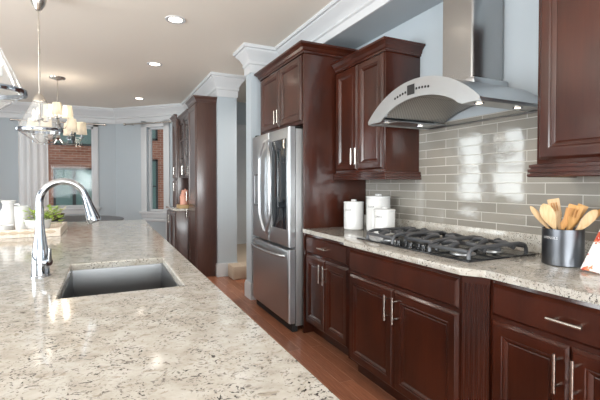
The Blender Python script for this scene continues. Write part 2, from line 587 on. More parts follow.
window(4, at_left, WL[1], 1, 2)
window(5, at_left, WL[2], 1, 2)
def at_rear(o): o.location = (0, BY, 0); return o
window(6, at_rear, WR[0], 4, 1, side=-1)

# crown, baseboard, door casing
def crown_prof(h, p):
    q = [(0, -1), (.10, -1), (.14, -.94), (.14, -.70), (.26, -.66), (.26, -.60), (.22, -.56), (.30, -.48), (.48, -.34),
         (.74, -.22), (.80, -.17), (.80, -.13), (.94, -.12), (1.0, -.06), (1.0, 0), (0, 0)]
    return [(d * p, CZ + z * h) for d, z in q]
struct(finish(sweep(B(), crown_prof(.21, .15), [(1.86, BY), (1.86, 4.32)]), 'trim_1', M['white'], smooth=.5))
struct(finish(sweep(B(), crown_prof(.28, .12), [(1.95, 4.32), (1.475, 4.32), (1.475, 4.50), (WX, 4.50)]), 'trim_2', M['white'], smooth=.5))
struct(finish(sweep(B(), crown_prof(.30, .12), [(1.695, 7.30), (1.695, 5.60), (1.42, 5.60), (1.42, 7.88), (.2, FY), (LX, FY), (LX, BY)]), 'trim_3', M['white'], smooth=.5))
base_p = [(0, 0), (.018, 0), (.018, .15), (.010, .185), (0, .185)]
struct(finish(sweep(B(), base_p, [(1.695, 5.80), (1.695, 5.60), (1.42, 5.60), (1.42, 5.70)]), 'baseboard_hall', M['white']))
struct(finish(sweep(B(), base_p, [(1.6, 4.32), (1.475, 4.32), (1.475, 4.50), (2.2, 4.50)]), 'baseboard_pillar', M['white']))
struct(finish(sweep(B(), base_p, [(1.0, 8.30), (.2, FY), (LX, FY), (LX, BY)]), 'baseboard_far', M['white']))
# panelled door at the end of the hall
d1 = struct(bpy.data.objects.new('door_1', None)); COL.objects.link(d1); d1.location = (2.0, 7.30, .182)
bm = B()
for q in ((-.10, 0, -.01, 2.22), (.82, 0, .91, 2.22), (-.10, 2.12, .91, 2.22)):
    bx(bm, q[0], -.03, q[1], q[2], -.002, q[3], .004)
finish(bm, 'casing', M['white'], d1, world=False)
bm = bx(B(), -.01, -.014, 0, .82, -.002, 2.12)
for z0, z1 in ((.12, .75), (.87, 1.45), (1.57, 2.02)):
    for x0 in (.07, .44):
        loops(bm, (x0, -.014, z0), (1, 0, 0), (0, 0, 1), (0, -1, 0), .31, z1 - z0, [(0, 0), (.02, -.006 + .008), (.04, .010)])
finish(bm, 'panel', M['white'], d1, world=False)
finish(lathe(B(), [(.0, 0), (.025, .004), (.028, .03), (.0, .05)], n=14), 'knob', M['nickel'], d1, world=False).location = (.08, -.06, 1.0)

# tiled backsplash
struct(box_obj('wall_backsplash', M['tile'], (WX - .008, .50, 1.0, WX + .001, 3.14, 1.745)))

# ------------------------------------------------------------------ cabinets
UX, UY, UZ = Vector((1, 0, 0)), Vector((0, 1, 0)), Vector((0, 0, 1))
DOOR = [(0, 0), (0, .006), (.0105, .0165), (.0120, .0165), (.0135, .020), (.050, .020), (.054, .0185), (.057, .0155), (.060, .0165), (.064, .016), (.070, .012), (.075, .007), (.078, .005), (.082, .007)]
DRAW = [(0, 0), (0, .005), (.0115, .0165), (.0130, .0165), (.0145, .020)]
def front(name, m, parent, y0, y1, z0, z1, x, prof=DOOR):
    """door or drawer front in a plane of constant x, facing -x; x is its back"""
    return finish(loops(B(), (x, y1, z0), -UY, UZ, -UX, y1 - y0, z1 - z0, prof), name, m, parent, smooth=.4)
def pull(parent, p, axis, length=.13, standoff=.034, r=.0068, name='handle'):
    """bar pull on a -x facing front; p = centre on the front's surface"""
    p = Vector(p); ax = Vector(axis)
    bm = tube(B(), [p - UX * standoff - ax * length / 2, p - UX * standoff + ax * length / 2], r, 12)
    for s in (-1, 1):
        q = p + ax * s * length * .33
        tube(bm, [q, q - UX * standoff], r * .8, 10)
    return finish(bm, name, M['nickel'], parent)
CAB_CROWN = [(0, 0), (.012, 0), (.012, .014), (.020, .022), (.028, .044), (.050, .066), (.056, .066), (.056, .082), (0, .082)]
VALANCE = [(0, 0), (.024, 0), (.030, .004), (.030, .014), (.020, .016), (.020, .021), (.028, .023), (.028, .037), (.019, .039), (.019, .044), (.024, .046), (.024, .058), (.008, .062), (0, .062)]
def at_z(prof, z): return [(d, z + q) for d, q in prof]

def upper(name, label, y0, y1, z0, z1, doors, xf=1.87, group='wall cabinets beside the hood'):
    t = thing(name, label, 'cabinet', (xf, y0, z0), group)
    box_obj('body', M['cherry'], (xf, y0, z0, WX - .001, y1, z1), t, .002)
    n = doors
    w = (y1 - y0 - .03 - .006 * (n - 1)) / n
    for i in range(n):
        a = y0 + .015 + i * (w + .006)
        d = front('door', M['cherry'], t, a, a + w, z0 + .03, z1 - .015, xf - .001)
        yy = a + (w - .028 if i == 0 else .028)
        pull(d, (xf - .021, yy, z0 + .14), (0, 0, 1), .13)
    finish(sweep(B(), at_z(CAB_CROWN, z1 - .01), [(WX - .002, y0), (xf, y0), (xf, y1)] + ([(WX - .002, y1)] if y1 < 3 else [])), 'crown', M['cherry'], t, smooth=.4)
    finish(sweep(B(), at_z(VALANCE, z0 - .052), [(WX - .012, y0), (xf, y0), (xf, y1)] + ([(WX - .012, y1)] if y1 < 3 else [])), 'valance', M['cherry'], t, smooth=.2)
    return t
upper('wall_cabinet', 'two-door dark cherry wall cabinet between fridge surround and range hood', 2.43, 3.135, 1.385, 2.29, 2)
upper('wall_cabinet', 'dark cherry wall cabinet at the right edge, above the wooden utensil crock', .35, 1.262, 1.385, 2.29, 2)

# fridge surround
t = thing('refrigerator_surround', 'tall dark cherry surround with two doors above the steel refrigerator', 'cabinet', (1.55, 3.14, 0))
box_obj('side_panel', M['cherry'], (1.55, 3.142, 0, WX - .001, 3.165, 2.44), t, .002)
box_obj('side_panel', M['cherry'], (1.55, 4.20, 0, WX - .001, 4.222, 2.44), t, .002)
box_obj('body', M['cherry'], (1.56, 3.165, 1.83, WX - .001, 4.20, 2.44), t, .002)
for i, (a, b) in enumerate(((3.195, 3.676), (3.690, 4.185))):
    d = front('door', M['cherry'], t, a, b, 1.855, 2.425, 1.559)
    pull(d, (1.539, b - .03 if i == 0 else a + .03, 1.955), (0, 0, 1), .13)
finish(sweep(B(), at_z(CAB_CROWN, 2.43), [(WX - .002, 3.142), (1.55, 3.142), (1.55, 4.222), (WX - .002, 4.222)]), 'crown', M['cherry'], t, smooth=.4)

# base cabinets
def base_cab(label, y0, y1, handles='in', foot=False):
    xf = 1.575
    t = thing('base_cabinet', label, 'cabinet', (xf, y0, 0), 'cherry base cabinets under the granite')
    bm = bx(B(), xf, y0, .10, WX - .002, y1, .878, .002)
    finish(bm, 'body', M['cherry'], t)
    bm = bx(B(), xf + .07, y0 + .002, 0, WX - .004, y1 - .002, .101)
    finish(bm, 'toe_kick', M['cherry'], t)
    d = front('drawer', M['cherry'], t, y0 + .018, y1 - .018, .712, .855, xf - .001, DRAW)
    pull(d, (xf - .021, (y0 + y1) / 2, .785), (0, 1, 0), .13)
    mid = (y0 + y1) / 2
    for a, b, hy in ((y0 + .018, mid - .003, mid - .033), (mid + .003, y1 - .018, mid + .033)):
        d = front('door', M['cherry'], t, a, b, .115, .690, xf - .001)
        pull(d, (xf - .021, hy, .585), (0, 0, 1), .15)
    return t
base_cab('dark cherry base cabinet with drawer next to the refrigerator', 2.435, 3.14)
base_cab('dark cherry base cabinet under the wooden utensil crock', .56, 1.275)

# cooktop cabinet: bumped out, fluted angled pilasters
t = thing('cooktop_cabinet', 'bumped-out dark cherry cabinet with fluted corners under the gas cooktop', 'cabinet', (1.505, 1.28, 0), 'cherry base cabinets under the granite')
xb = 1.505
foot_pts = [(WX - .002, 1.277), (1.575, 1.277), (xb, 1.372), (xb, 2.338), (1.575, 2.433), (WX - .002, 2.433)]
finish(prism(B(), foot_pts, .10, .878), 'body', M['cherry'], t, smooth=.3)
finish(prism(B(), [(WX - .004, 1.279), (1.66, 1.279), (1.575, 1.372), (1.575, 2.338), (1.66, 2.431), (WX - .004, 2.431)], 0, .101), 'toe_kick', M['cherry'], t, smooth=.3)
front('drawer', M['cherry'], t, 1.385, 2.325, .712, .855, xb - .001, DRAW)
for a, b, hy in ((1.385, 1.852, 1.852 - .033), (1.858, 2.325, 1.858 + .033)):
    d = front('door', M['cherry'], t, a, b, .115, .690, xb - .001)
    pull(d, (xb - .021, hy, .585), (0, 0, 1), .15)
for (p0, p1) in (((1.575, 1.277), (xb, 1.372)), ((xb, 2.338), (1.575, 2.433))):
    p0, p1 = Vector((*p0, 0)), Vector((*p1, 0))
    u = (p1 - p0).normalized(); w = Vector((-u.y, u.x, 0)); ln = (p1 - p0).length
    bm = B()
    k = 5; fl = ln / (k * 2 + 1)
    for i in range(k + 1):
        o = p0 + u * (fl * 2 * i + fl / 2)
        q = [o - u * fl * .48, o + u * fl * .48, o + u * fl * .30 + w * .008, o - u * fl * .30 + w * .008]
        prism(bm, [(a.x, a.y) for a in q], .16, .84)
    for z0, z1 in ((.102, .16), (.84, .877)):
        q = [p0 - w * .001, p1 - w * .001, p1 + w * .009, p0 + w * .009]
        prism(bm, [(a.x, a.y) for a in q], z0, z1)
    finish(bm, 'pilaster', M['cherry'], t, smooth=.3)

# countertop along the wall
t = thing('countertop', 'speckled cream granite countertop along the tiled wall', 'countertop', (1.535, .55, .88))
top = [(WX - .001, .55), (1.535, .55), (1.535, 1.268), (1.465, 1.355), (1.465, 2.355), (1.535, 2.442), (1.535, 3.139), (WX - .001, 3.139)]
finish(prism(B(), top, .8805, .914, .005), 'slab', M['granite'], t, smooth=.5)
box_obj('upstand', M['granite'], (WX - .026, .55, .9135, WX - .0085, 3.139, 1.016), t, .003)

# ------------------------------------------------------------------ refrigerator
t = thing('refrigerator', 'stainless steel french-door refrigerator with bottom freezer drawer', 'refrigerator', (1.42, 3.20, 0))
box_obj('body', mat('fridge_grey_side', L(150, 150, 150), .4, .6), (1.50, 3.20, .05, 2.15, 4.15, 1.785), t, .004)
RD = [(0, 0), (0, .048), (.006, .060), (.014, .066), (.03, .070)]
fy0, fy1, mid = 3.205, 4.145, 3.675
for side, (a, b) in enumerate(((fy0, mid - .003), (mid + .003, fy1))):
    d = front('door', M['steel'], t, a, b, .745, 1.80, 1.495, RD)
    s = -1 if side == 0 else 1
    x = 1.423
    pts = [(x, mid + s * .022, 1.725), (x - .028, mid + s * .034, 1.70), (x - .034, mid + s * .128, 1.585), (x - .036, mid + s * .140, 1.54), (x - .038, mid + s * .146, 1.28),
           (x - .036, mid + s * .140, 1.02), (x - .034, mid + s * .128, .975), (x - .028, mid + s * .034, .845), (x, mid + s * .022, .82)]
    finish(tube(B(), pts, .013, 10), 'handle', M['steel'], d)
    if side == 0:
        bm = loops(B(), (1.4255, b - .10, .90), -UY, UZ, -UX, .335, .80, [(0, 0), (0, .003), (.004, .004)])
        finish(bm, 'glass_panel', M['black_glass'], d)
    else:
        bm = loops(B(), (1.4255, b - .07, 1.08), -UY, UZ, -UX, .20, .32, [(0, 0), (0, .004), (.01, .004), (.018, -.02)])
        finish(bm, 'dispenser', M['black_glass'], d)
d = front('freezer_drawer', M['steel'], t, fy0, fy1, .075, .725, 1.495, RD)
pts = [(1.425, fy0 + .06, .665), (1.39, fy0 + .09, .665)] + [(1.385 - .028 * math.sin(PI * k / 10), fy0 + .10 + .74 * k / 10, .665) for k in range(11)] + [(1.39, fy1 - .09, .665), (1.425, fy1 - .06, .665)]
finish(tube(B(), pts, .013, 10), 'handle', M['steel'], d)
box_obj('toe_grille', M['dark_gap'], (1.47, 3.21, 0.0, 1.52, 4.14, .07), t)
for y in (3.25, 4.07):
    box_obj('hinge_cover', M['dark_gap'], (1.45, y, 1.80, 1.58, y + .05, 1.815), t, .004)

# ------------------------------------------------------------------ range hood
hy0, hy1, hx = 1.395, 2.315, 1.635
t = thing('range_hood', 'stainless steel range hood with arched canopy and chimney over the cooktop', 'range hood', (hx, hy0, 1.71))
hc = (hy0 + hy1) / 2
def arc_z(y, base, rise):
    q = (y - hc) / ((hy1 - hy0) / 2)
    R = (1 + (rise / ((hy1 - hy0) / 2)) ** 2) / (2 * rise / ((hy1 - hy0) / 2))
    hw = (hy1 - hy0) / 2
    Rm = R * hw
    return base + math.sqrt(max(Rm * Rm - (y - hc) ** 2, 0)) - (Rm - rise)
NS = 28
ys = [hy0 + (hy1 - hy0) * k / NS for k in range(NS + 1)]
def arch_sheet(x0, x1, top, bot):
    bm = B()
    R_ = []
    for y in ys:
        R_.append([bm.verts.new((x, y, z)) for x, z in ((x0, top(y)), (x1, top(y)), (x1, bot(y)), (x0, bot(y)))])
    for a, b in zip(R_, R_[1:]):
        for k in range(4):
            bm.faces.new((a[k], a[(k + 1) % 4], b[(k + 1) % 4], b[k]))
    bm.faces.new(R_[0]); bm.faces.new(R_[-1][::-1])
    return bm
outer = lambda y: arc_z(y, 1.724, .188)
inner = lambda y: arc_z(y, 1.716, .186)
finish(arch_sheet(hx + .006, WX - .009, outer, inner), 'canopy', M['steel_h'], t)
band = lambda y: 1.708 + .100 * max(0.0, 1 - ((y - hc + .01) / .325) ** 2) ** .75
finish(arch_sheet(hx, hx + .014, lambda y: outer(y) + .003, band), 'front_band', M['steel_h'], t)
# low rim rail
bm = tube(B(), [(hx + .004, hy0, 1.708), (WX - .02, hy0, 1.708)], .005, 8)
tube(bm, [(hx + .004, hy1, 1.708), (WX - .02, hy1, 1.708)], .005, 8)
tube(bm, [(WX - .02, hy0, 1.708), (WX - .02, hy1, 1.708)], .006, 8)
tube(bm, [(hx + .004, hy1, 1.708), (hx + .03, hy1 - .02, 1.700), (hx + .05, hy1 - .25, 1.700)], .004, 8)
finish(bm, 'rim_rail', M['steel_h'], t)
# lamp shelves and filters beneath
for a, b in ((hy0 + .004, hy0 + .13), (hy1 - .17, hy1 - .004)):
    sh = box_obj('lamp_shelf', M['steel_h'], (hx + .016, a, 1.712, WX - .03, b, 1.720), t)
    yy = (a + b) / 2 + (.0 if a < hc else -.02)
    for x in (1.71, 2.0):
        finish(lathe(B(), [(.024, -.004), (.024, 0), (.015, 0), (.015, -.003)], (x, yy, 1.711), 18, False), 'lamp_ring', M['chrome'], t)
        finish(lathe(B(), [(0, -.003), (.015, -.003), (.015, 0), (0, 0)], (x, yy, 1.711), 18, False), 'lamp', M['led'], t)
        l = bpy.data.lights.new('hood_light', 'SPOT'); l.energy = 1.6; l.color = (1, .9, .78); l.spot_size = 2.2; l.spot_blend = .6; l.shadow_soft_size = .02
        lo = bpy.data.objects.new('hood_light', l); COL.objects.link(lo); lo.parent = t; lo.location = Vector((x, yy, 1.70)) - t.location
for y0, y1 in ((hy0 + .13, hc - .004), (hc + .004, hy1 - .165)):
    keep = ys; ys = [y0 + (y1 - y0) * k / 12 for k in range(13)]
    finish(arch_sheet(hx + .018, WX - .03, lambda y: band(y) + .016, lambda y: band(y) + .006), 'filter', M['mesh_filter'], t)
    ys = keep
# chimney and control strip
finish(prism(B(), [(WX - .01, 1.70), (1.955, 1.70), (1.935, 1.715), (1.935, 1.935), (1.955, 1.95), (WX - .01, 1.95)], 1.88, 2.61), 'chimney', M['steel_c'], t, smooth=.9)
bm = bx(B(), 1.90, 1.66, 1.868, WX - .01, 1.99, 1.918, .012)
finish(bm, 'chimney_collar', M['steel_h'], t)
yb = hc + .03
bm = B()
zc = (outer(yb) + band(yb)) / 2
bx(bm, hx - .003, yb - .03, zc - .030, hx + .001, yb + .03, zc + .028)
finish(bm, 'control_display', M['dark_gap'], t)
for k in (-6, -5, -4, -3, -2, 2, 3, 4, 5, 6):
    y = yb + k * .024
    z = (outer(y) + band(y)) / 2 - .004
    finish(lathe(B(), [(0, 0), (.0075, 0), (.0075, .003), (0, .003)], n=10, cap=False), 'control_button', M['dark_gap'], t, world=False)
    ob = COL.objects[-1]
    ob.rotation_euler = (0, -PI / 2, 0); ob.location = Vector((hx + .001, y, z)) - t.location

# ------------------------------------------------------------------ cooktop
t = thing('gas_cooktop', 'black five-burner gas cooktop with cast iron grates on granite counter', 'cooktop', (1.60, 1.42, .914))
cx0, cx1, cy0, cy1 = 1.60, 2.11, 1.42, 2.345
box_obj('base_tray', M['cook_black'], (cx0, cy0, .9142, cx1, cy1 + .055, .923), t, .003)
gw = (cy1 - cy0 - .05) / 3
for g in range(3):
    a = cy0 + .02 + g * (gw + .005); b = a + gw
    x0, x1 = (cx0 + .02, cx1 - .03) if g != 1 else (cx0 + .10, cx1 - .03)
    bm = B(); z0, z1 = .950, .970
    r = .012
    for q in ((x0, a, x0 + r * 1.6, b), (x1 - r * 1.6, a, x1, b)):
        bx(bm, q[0], q[1] + .012, z0, q[2], q[3] - .012, z1, .004)
    for yy in (a + .011, b - .011):
        tube(bm, [(x0 + .012, yy, .9228), (x0 + .013, yy, .950), (x0 + .030, yy, .972), (x0 + .07, yy, .980), ((x0 + x1) / 2, yy, .980),
                  (x1 - .07, yy, .980), (x1 - .030, yy, .972), (x1 - .013, yy, .950), (x1 - .012, yy, .9228)], .0105, 8)
    m_ = (a + b) / 2
    cs = [(x0 + x1) / 2 - .11, (x0 + x1) / 2 + .11] if g != 1 else [(x0 + x1) / 2]
    for c in cs:
        for dx, dy in ((1, 0), (-1, 0), (0, 1), (0, -1)):
            ex = (.10 if g != 1 else .16) * dx; ey = gw / 2 * .98 * dy
            if abs(dx) == .72: ex, ey = .085 * (1 if dx > 0 else -1), gw * .44 * (1 if dy > 0 else -1)
            tube(bm, [(c + dx * .028, m_ + dy * .028, .972), (c + dx * .034, m_ + dy * .034, .979), (c + ex * .6, m_ + ey * .6, .980), (c + ex, m_ + ey, .962)], [.007, .011, .014, .013], 8)
    if g != 1:
        bx(bm, (x0 + x1) / 2 - .009, a, z0, (x0 + x1) / 2 + .009, b, z1, .003)
    finish(bm, 'grate', M['grate'], t)
    for c in cs:
        R = .045 if g != 1 else .062
        bn = finish(lathe(B(), [(R + .022, 0), (R + .020, .008), (R + .004, .016), (R - .006, .016)], (c, m_, .9225), 24), 'burner', M['burner'], t)
        finish(lathe(B(), [(R - .006, .015), (R - .004, .024), (R - .010, .028), (0, .029)], (c, m_, .9225), 24), 'burner_cap', M['cook_black'], bn)
for k in range(5):
    y = (cy0 + cy1) / 2 + (k - 2) * .055
    x = cx0 + .055 - (.018 if k % 2 == 0 else 0)
    finish(lathe(B(), [(.020, 0), (.020, .006), (.016, .010), (.015, .028), (.010, .031), (0, .031)], (x, y, .9225), 18), 'knob', M['cook_black'], t)

# ------------------------------------------------------------------ things on the wall counter
def text_bm(body, size):
    cu = bpy.data.curves.new('txt', 'FONT'); cu.body = body; cu.size = size; cu.align_x = 'CENTER'; cu.extrude = .0
    cu.resolution_u = 2
    ob = bpy.data.objects.new('txt', cu); COL.objects.link(ob)
    dg = bpy.context.evaluated_depsgraph_get(); dg.update()
    me = bpy.data.meshes.new_from_object(ob.evaluated_get(dg))
    bm = B(); bm.from_mesh(me)
    bpy.data.objects.remove(ob); bpy.data.curves.remove(cu); bpy.data.meshes.remove(me)
    return bm
def wrap_text(body, size, c, R, z, ang, m, parent, ex=1.0):
    bm = text_bm(body, size)
    bmesh.ops.subdivide_edges(bm, edges=[e for e in bm.edges if e.calc_length() > size * .3], cuts=2)
    for v in bm.verts:
        a = ang + v.co.x * ex / R
        v.co = Vector((c[0] + R * math.cos(a), c[1] + R * math.sin(a), z + v.co.y))
    return finish(bm, 'lettering', m, parent, smooth=0)

def canister(x, y, R, h, word, label):
    t = thing('canister', label, 'canister', (x, y, .9142), 'white kitchen canisters')
    c = (x, y, .9142)
    finish(lathe(B(), [(R - .006, 0), (R, .005), (R, h - .016), (R - .002, h - .013)], c, 40), 'body', M['ceramic'], t)
    finish(lathe(B(), [(R - .004, h - .014), (R + .002, h - .012), (R + .002, h - .002), (R - .004, h + .003), (0, h + .004)], c, 40), 'lid', M['ceramic'], t)
    ld = [o for o in t.children if o.name.startswith('lid')][0]
    finish(bx(B(), x - .011, y - R * .33, c[2] + h + .002, x + .011, y + R * .33, c[2] + h + .020, .004), 'lid_knob', M['ceramic'], ld)
    a = math.atan2(-y, -x) - .42
    wrap_text(word, .022, c, R + .0008, c[2] + h * .68, a - .25, M['letter'], t)
    wrap_text('~ ~ ~', .012, c, R + .0008, c[2] + h * .57, a, M['letter'], t) if False else None
    return t
canister(1.925, 2.935, .084, .234, 'SUGAR', 'white canister nearest the cherry panel, apart from the other two')
canister(2.035, 2.735, .097, .285, 'FLOUR', 'tallest white canister, standing behind the smallest one')
canister(1.945, 2.535, .081, .190, 'COFFEE', 'smallest white canister beside the cooktop grates')

t = thing('utensil_crock', 'dark gunmetal crock full of wooden utensils on the granite', 'utensil crock', (1.985, 1.205, .9142))
c = (1.985, 1.205, .9142); R = .088; h = .172
finish(lathe(B(), [(R - .004, 0), (R, .004), (R, h), (R - .002, h + .002), (R - .005, h), (R - .005, .006), (0, .006)], c, 40), 'body', M['crock'], t)
wrap_text('UTENSILS', .0165, c, R + .0008, c[2] + .126, math.atan2(-1.205, -1.985) - .62, M['pale_letter'], t)

def utensil(kind, base, tip, label, m, w=.03, ln=.30):
    """base and tip in world; flat blade faces the camera roughly"""
    b, e = Vector(base), Vector(tip)
    d = (e - b).normalized()
    view = Vector((.85, .52, 0)).normalized()
    side = d.cross(view).normalized(); nrm = side.cross(d).normalized()
    L_ = (e - b).length
    prof = {'wooden_spoon': [(0, .006), (.45, .0065), (.56, .008), (.64, .5 * w), (.74, .86 * w), (.84, w), (.92, .88 * w), (.975, .5 * w), (1, .10 * w)],
            'wooden_spatula': [(0, .006), (.5, .007), (.62, .008), (.70, .016), (.80, .8 * w), (.99, w), (1.0, .96 * w)],
            'slotted_turner': [(0, .006), (.5, .007), (.60, .008), (.68, .018), (.76, .9 * w), (.98, w), (1.0, .96 * w)]}[kind]
    bm = B(); rings = []
    for s, hw in prof:
        blade = max(0, (s - .62) / .38)
        th = .006 - .003 * blade
        bow = -.012 * math.sin(PI * blade) if kind == 'wooden_spoon' else -.006 * blade
        p = b + d * L_ * s + nrm * bow
        rings.append([bm.verts.new(p + side * q * hw + nrm * r_ * th) for q, r_ in ((-1, 0), (-.6, -1), (.6, -1), (1, 0), (.6, 1), (-.6, 1))])
    for a, q in zip(rings, rings[1:]):
        for k in range(6):
            bm.faces.new((a[k], a[(k + 1) % 6], q[(k + 1) % 6], q[k]))
    bm.faces.new(rings[0][::-1]); bm.faces.new(rings[-1])
    o = finish(bm, kind, m, None, smooth=.9)
    tag(o, label, 'utensil', 'wooden utensils in the crock')
    if kind == 'slotted_turner':
        bm = B()
        for k in (-1, 0, 1):
            p0 = b + d * L_ * .80 + side * k * w * .42 - nrm * .0115; p1 = b + d * L_ * .94 + side * k * w * .42 - nrm * .0125
            tube(bm, [p0, p1], .0026, 6)
        finish(bm, 'slot', M['walnut'], o)
    return o
def crock_tool(kind, px, z, depth, lean, label, m, w):
    # px: sideways offset of the head along the picture's right (m); depth: along view
    rgt = Vector((.53, -.85, 0)); fwd = Vector((.85, .53, 0))
    c0 = Vector(c)
    base = c0 + rgt * (px * -.40 + lean) + fwd * depth * .3 + Vector((0, 0, .012))
    tip = c0 + rgt * px + fwd * depth + Vector((0, 0, z))
    return utensil(kind, base, tip, label, m, w)
crock_tool('wooden_spoon', -.138, .275, .01, .0, 'thin pale wooden spoon leaning out at the far left of the crock', M['beech'], .014)
crock_tool('wooden_spoon', -.082, .290, -.035, .0, 'broad pale wooden spoon at the front left of the crock', M['beech'], .030)
crock_tool('slotted_turner', -.042, .312, .035, .0, 'slotted pale turner standing tallest at the back of the crock', M['beech'], .026)
crock_tool('wooden_spatula', .022, .275, -.045, -.03, 'narrow brown wooden spatula edge-on in the middle of the crock', M['walnut'], .011)
crock_tool('slotted_turner', .052, .285, .000, .0, 'slotted golden turner right of middle in the crock', M['bamboo'], .030)
crock_tool('wooden_spatula', .082, .284, .050, .0, 'golden wooden spatula behind the golden slotted turner', M['bamboo'], .022)
crock_tool('wooden_spoon', .130, .268, -.020, .0, 'pale wooden spoon leaning out at the right of the crock', M['beech'], .022)
crock_tool('wooden_spoon', .150, .268, .030, .0, 'darker wooden spoon behind the right-leaning pale one', M['walnut'], .015)

# printed booklet leaning on the backsplash
o = finish(bx(B(), -.009, -.25, 0, .009, 0, .33, .004), 'cookbook', M['print'])
o.location = (1.905, 1.075, .919); o.rotation_euler = (0, math.radians(33), math.radians(-10))
tag(o, 'white cookbook with orange floral print leaning at the right edge', 'cookbook')

# ------------------------------------------------------------------ island
IX0, IX1, IY0, IY1 = -1.32, .38, .30, 4.70
sx0, sx1, sy0, sy1 = -.148, .268, 1.575, 2.225
t = thing('kitchen_island', 'long kitchen island with speckled cream granite top and undermount sink', 'kitchen island', (IX0, IY0, 0))
def holed_slab(bm, x0, y0, x1, y1, hx0, hy0_, hx1, hy1_, z0, z1):
    def ring(a, b, c_, d_, z): return [bm.verts.new(p) for p in ((a, b, z), (c_, b, z), (c_, d_, z), (a, d_, z))]
    e = .005
    O = [ring(x0 + e, y0 + e, x1 - e, y1 - e, z1), ring(x0, y0, x1, y1, z1 - e), ring(x0, y0, x1, y1, z0 + e), ring(x0 + e, y0 + e, x1 - e, y1 - e, z0)]
    I = [ring(hx0 - e, hy0_ - e, hx1 + e, hy1_ + e, z1), ring(hx0, hy0_, hx1, hy1_, z1 - e), ring(hx0, hy0_, hx1, hy1_, z0)]
    seq = O + [ring(hx0, hy0_, hx1, hy1_, z0)]
    chain = [I[2], I[1], I[0], O[0], O[1], O[2], O[3], I[2]]
    for a, b in zip(chain, chain[1:]):
        for k in range(4):
            bm.faces.new((a[k], a[(k + 1) % 4], b[(k + 1) % 4], b[k]))
    for r_ in (seq[-1],):
        for v in r_: bm.verts.remove(v)
    return bm
finish(holed_slab(B(), IX0, IY0, IX1, IY1, sx0, sy0, sx1, sy1, .884, .914), 'countertop', M['granite'], t, smooth=.5)
bm = B()
bx(bm, -.98, IY0 + .04, .10, .345, IY0 + .06, .883); bx(bm, -.98, IY1 - .06, .10, .345, IY1 - .04, .883)
bx(bm, .325, IY0 + .06, .10, .345, IY1 - .06, .883); bx(bm, -.98, IY0 + .06, .10, -.96, IY1 - .06, .883)
bx(bm, -.93, IY0 + .1, 0, .27, IY1 - .1, .12)
finish(bm, 'body', M['white'], t)
n = 7; w = (IY1 - IY0 - .16) / n
for i in range(n):
    a = IY0 + .08 + i * w
    bm = loops(B(), (.344, a + .003, .12), UY, UZ, UX, w - .006, .74, DOOR)
    d = finish(bm, 'door', M['white'], t, smooth=.3)
# sink: open basin under the slab
bm = B()
def rring(ins, z): return [bm.verts.new(p) for p in ((sx0 + ins, sy0 + ins, z), (sx1 - ins, sy0 + ins, z), (sx1 - ins, sy1 - ins, z), (sx0 + ins, sy1 - ins, z))]
seq = [rring(-.018, .8835), rring(.002, .8835), rring(.004, .875), rring(.006, .70), rring(.02, .684), rring(.18, .680)]
for a, b in zip(seq, seq[1:]):
    for k in range(4): bm.faces.new((a[k], a[(k + 1) % 4], b[(k + 1) % 4], b[k]))
bm.faces.new(seq[-1])
sk = finish(bm, 'sink_basin', M['sink_steel'], t, smooth=.5)
finish(lathe(B(), [(.045, 0), (.045, .003), (.03, .004), (.026, 0), (0, .001)], ((sx0 + sx1) / 2, (sy0 + sy1) / 2, .6805), 24), 'drain', M['chrome'], sk)

# faucet
fx, fy_ = -.246, 1.99
t = thing('kitchen_faucet', 'tall chrome gooseneck pull-down faucet beside the island sink', 'faucet', (fx, fy_, .914))
finish(lathe(B(), [(.037, 0), (.037, .004), (.034, .008), (.033, .05), (.031, .09), (.026, .13), (.0195, .18), (.0155, .23), (.0142, .30)], (fx, fy_, .9142), 32), 'base', M['chrome'], t)
pts = []; rad = .086; zc = 1.225
for k in range(0, 19):
    a = PI - PI * .93 * k / 18
    pts.append((fx + rad + rad * math.cos(a), fy_ - .01 * k / 18, zc + rad * math.sin(a)))
pts = [(fx, fy_, 1.20)] + pts
finish(tube(B(), pts, .0142, 20), 'spout', M['chrome'], t)
p1 = Vector(pts[-1]); dd = (Vector(pts[-1]) - Vector(pts[-2])).normalized(); 
finish(tube(B(), [p1 - dd * .002, p1 + dd * .012, p1 + dd * .04, p1 + dd * .088, p1 + dd * .108, p1 + dd * .115], [.0155, .017, .019, .027, .029, .026], 20), 'spray_head', M['chrome'], t)
bm = tube(B(), [(fx + .012, fy_ - .012, .975), (fx + .036, fy_ - .036, .977)], .016, 16)
tube(bm, [(fx + .030, fy_ - .030, .977), (fx + .038, fy_ - .040, .985), (fx + .040, fy_ - .044, 1.035)], [.009, .007, .0055], 12)
finish(bm, 'lever', M['chrome'], t)

# tray and its things
t = thing('serving_tray', 'whitewashed carved wooden tray at the far part of the island', 'tray', (-.60, 3.80, .9142))
ty0, ty1, tx0, tx1, tz = 3.47, 4.06, -.95, -.30, .9145
box_obj('base', M['washed'], (tx0, ty0, tz, tx1, ty1, tz + .016), t, .003)
for q in ((tx0, ty0, tx1, ty0 + .022), (tx0, ty1 - .022, tx1, ty1), (tx0, ty0 + .022, tx0 + .022, ty1 - .022), (tx1 - .022, ty0 + .022, tx1, ty1 - .022)):
    box_obj('side', M['washed'], (q[0], q[1], tz + .014, q[2], q[3], tz + .058), t, .004)
fs = [o for o in t.children if o.name.startswith('side')][0]
bm = B()
rows = []
for k in range(81):
    x = tx0 + .03 + (tx1 - tx0 - .06) * k / 80
    w_ = .004 + .011 * abs(math.sin(k * PI / 10)) * (0.6 + .4 * abs(math.cos(k * PI / 20)))
    rows.append([bm.verts.new((x, ty0 - dy, tz + .036 + dz)) for dy, dz in ((-.001, -w_), (.0035, -w_ * .6), (.0035, w_ * .6), (-.001, w_))])
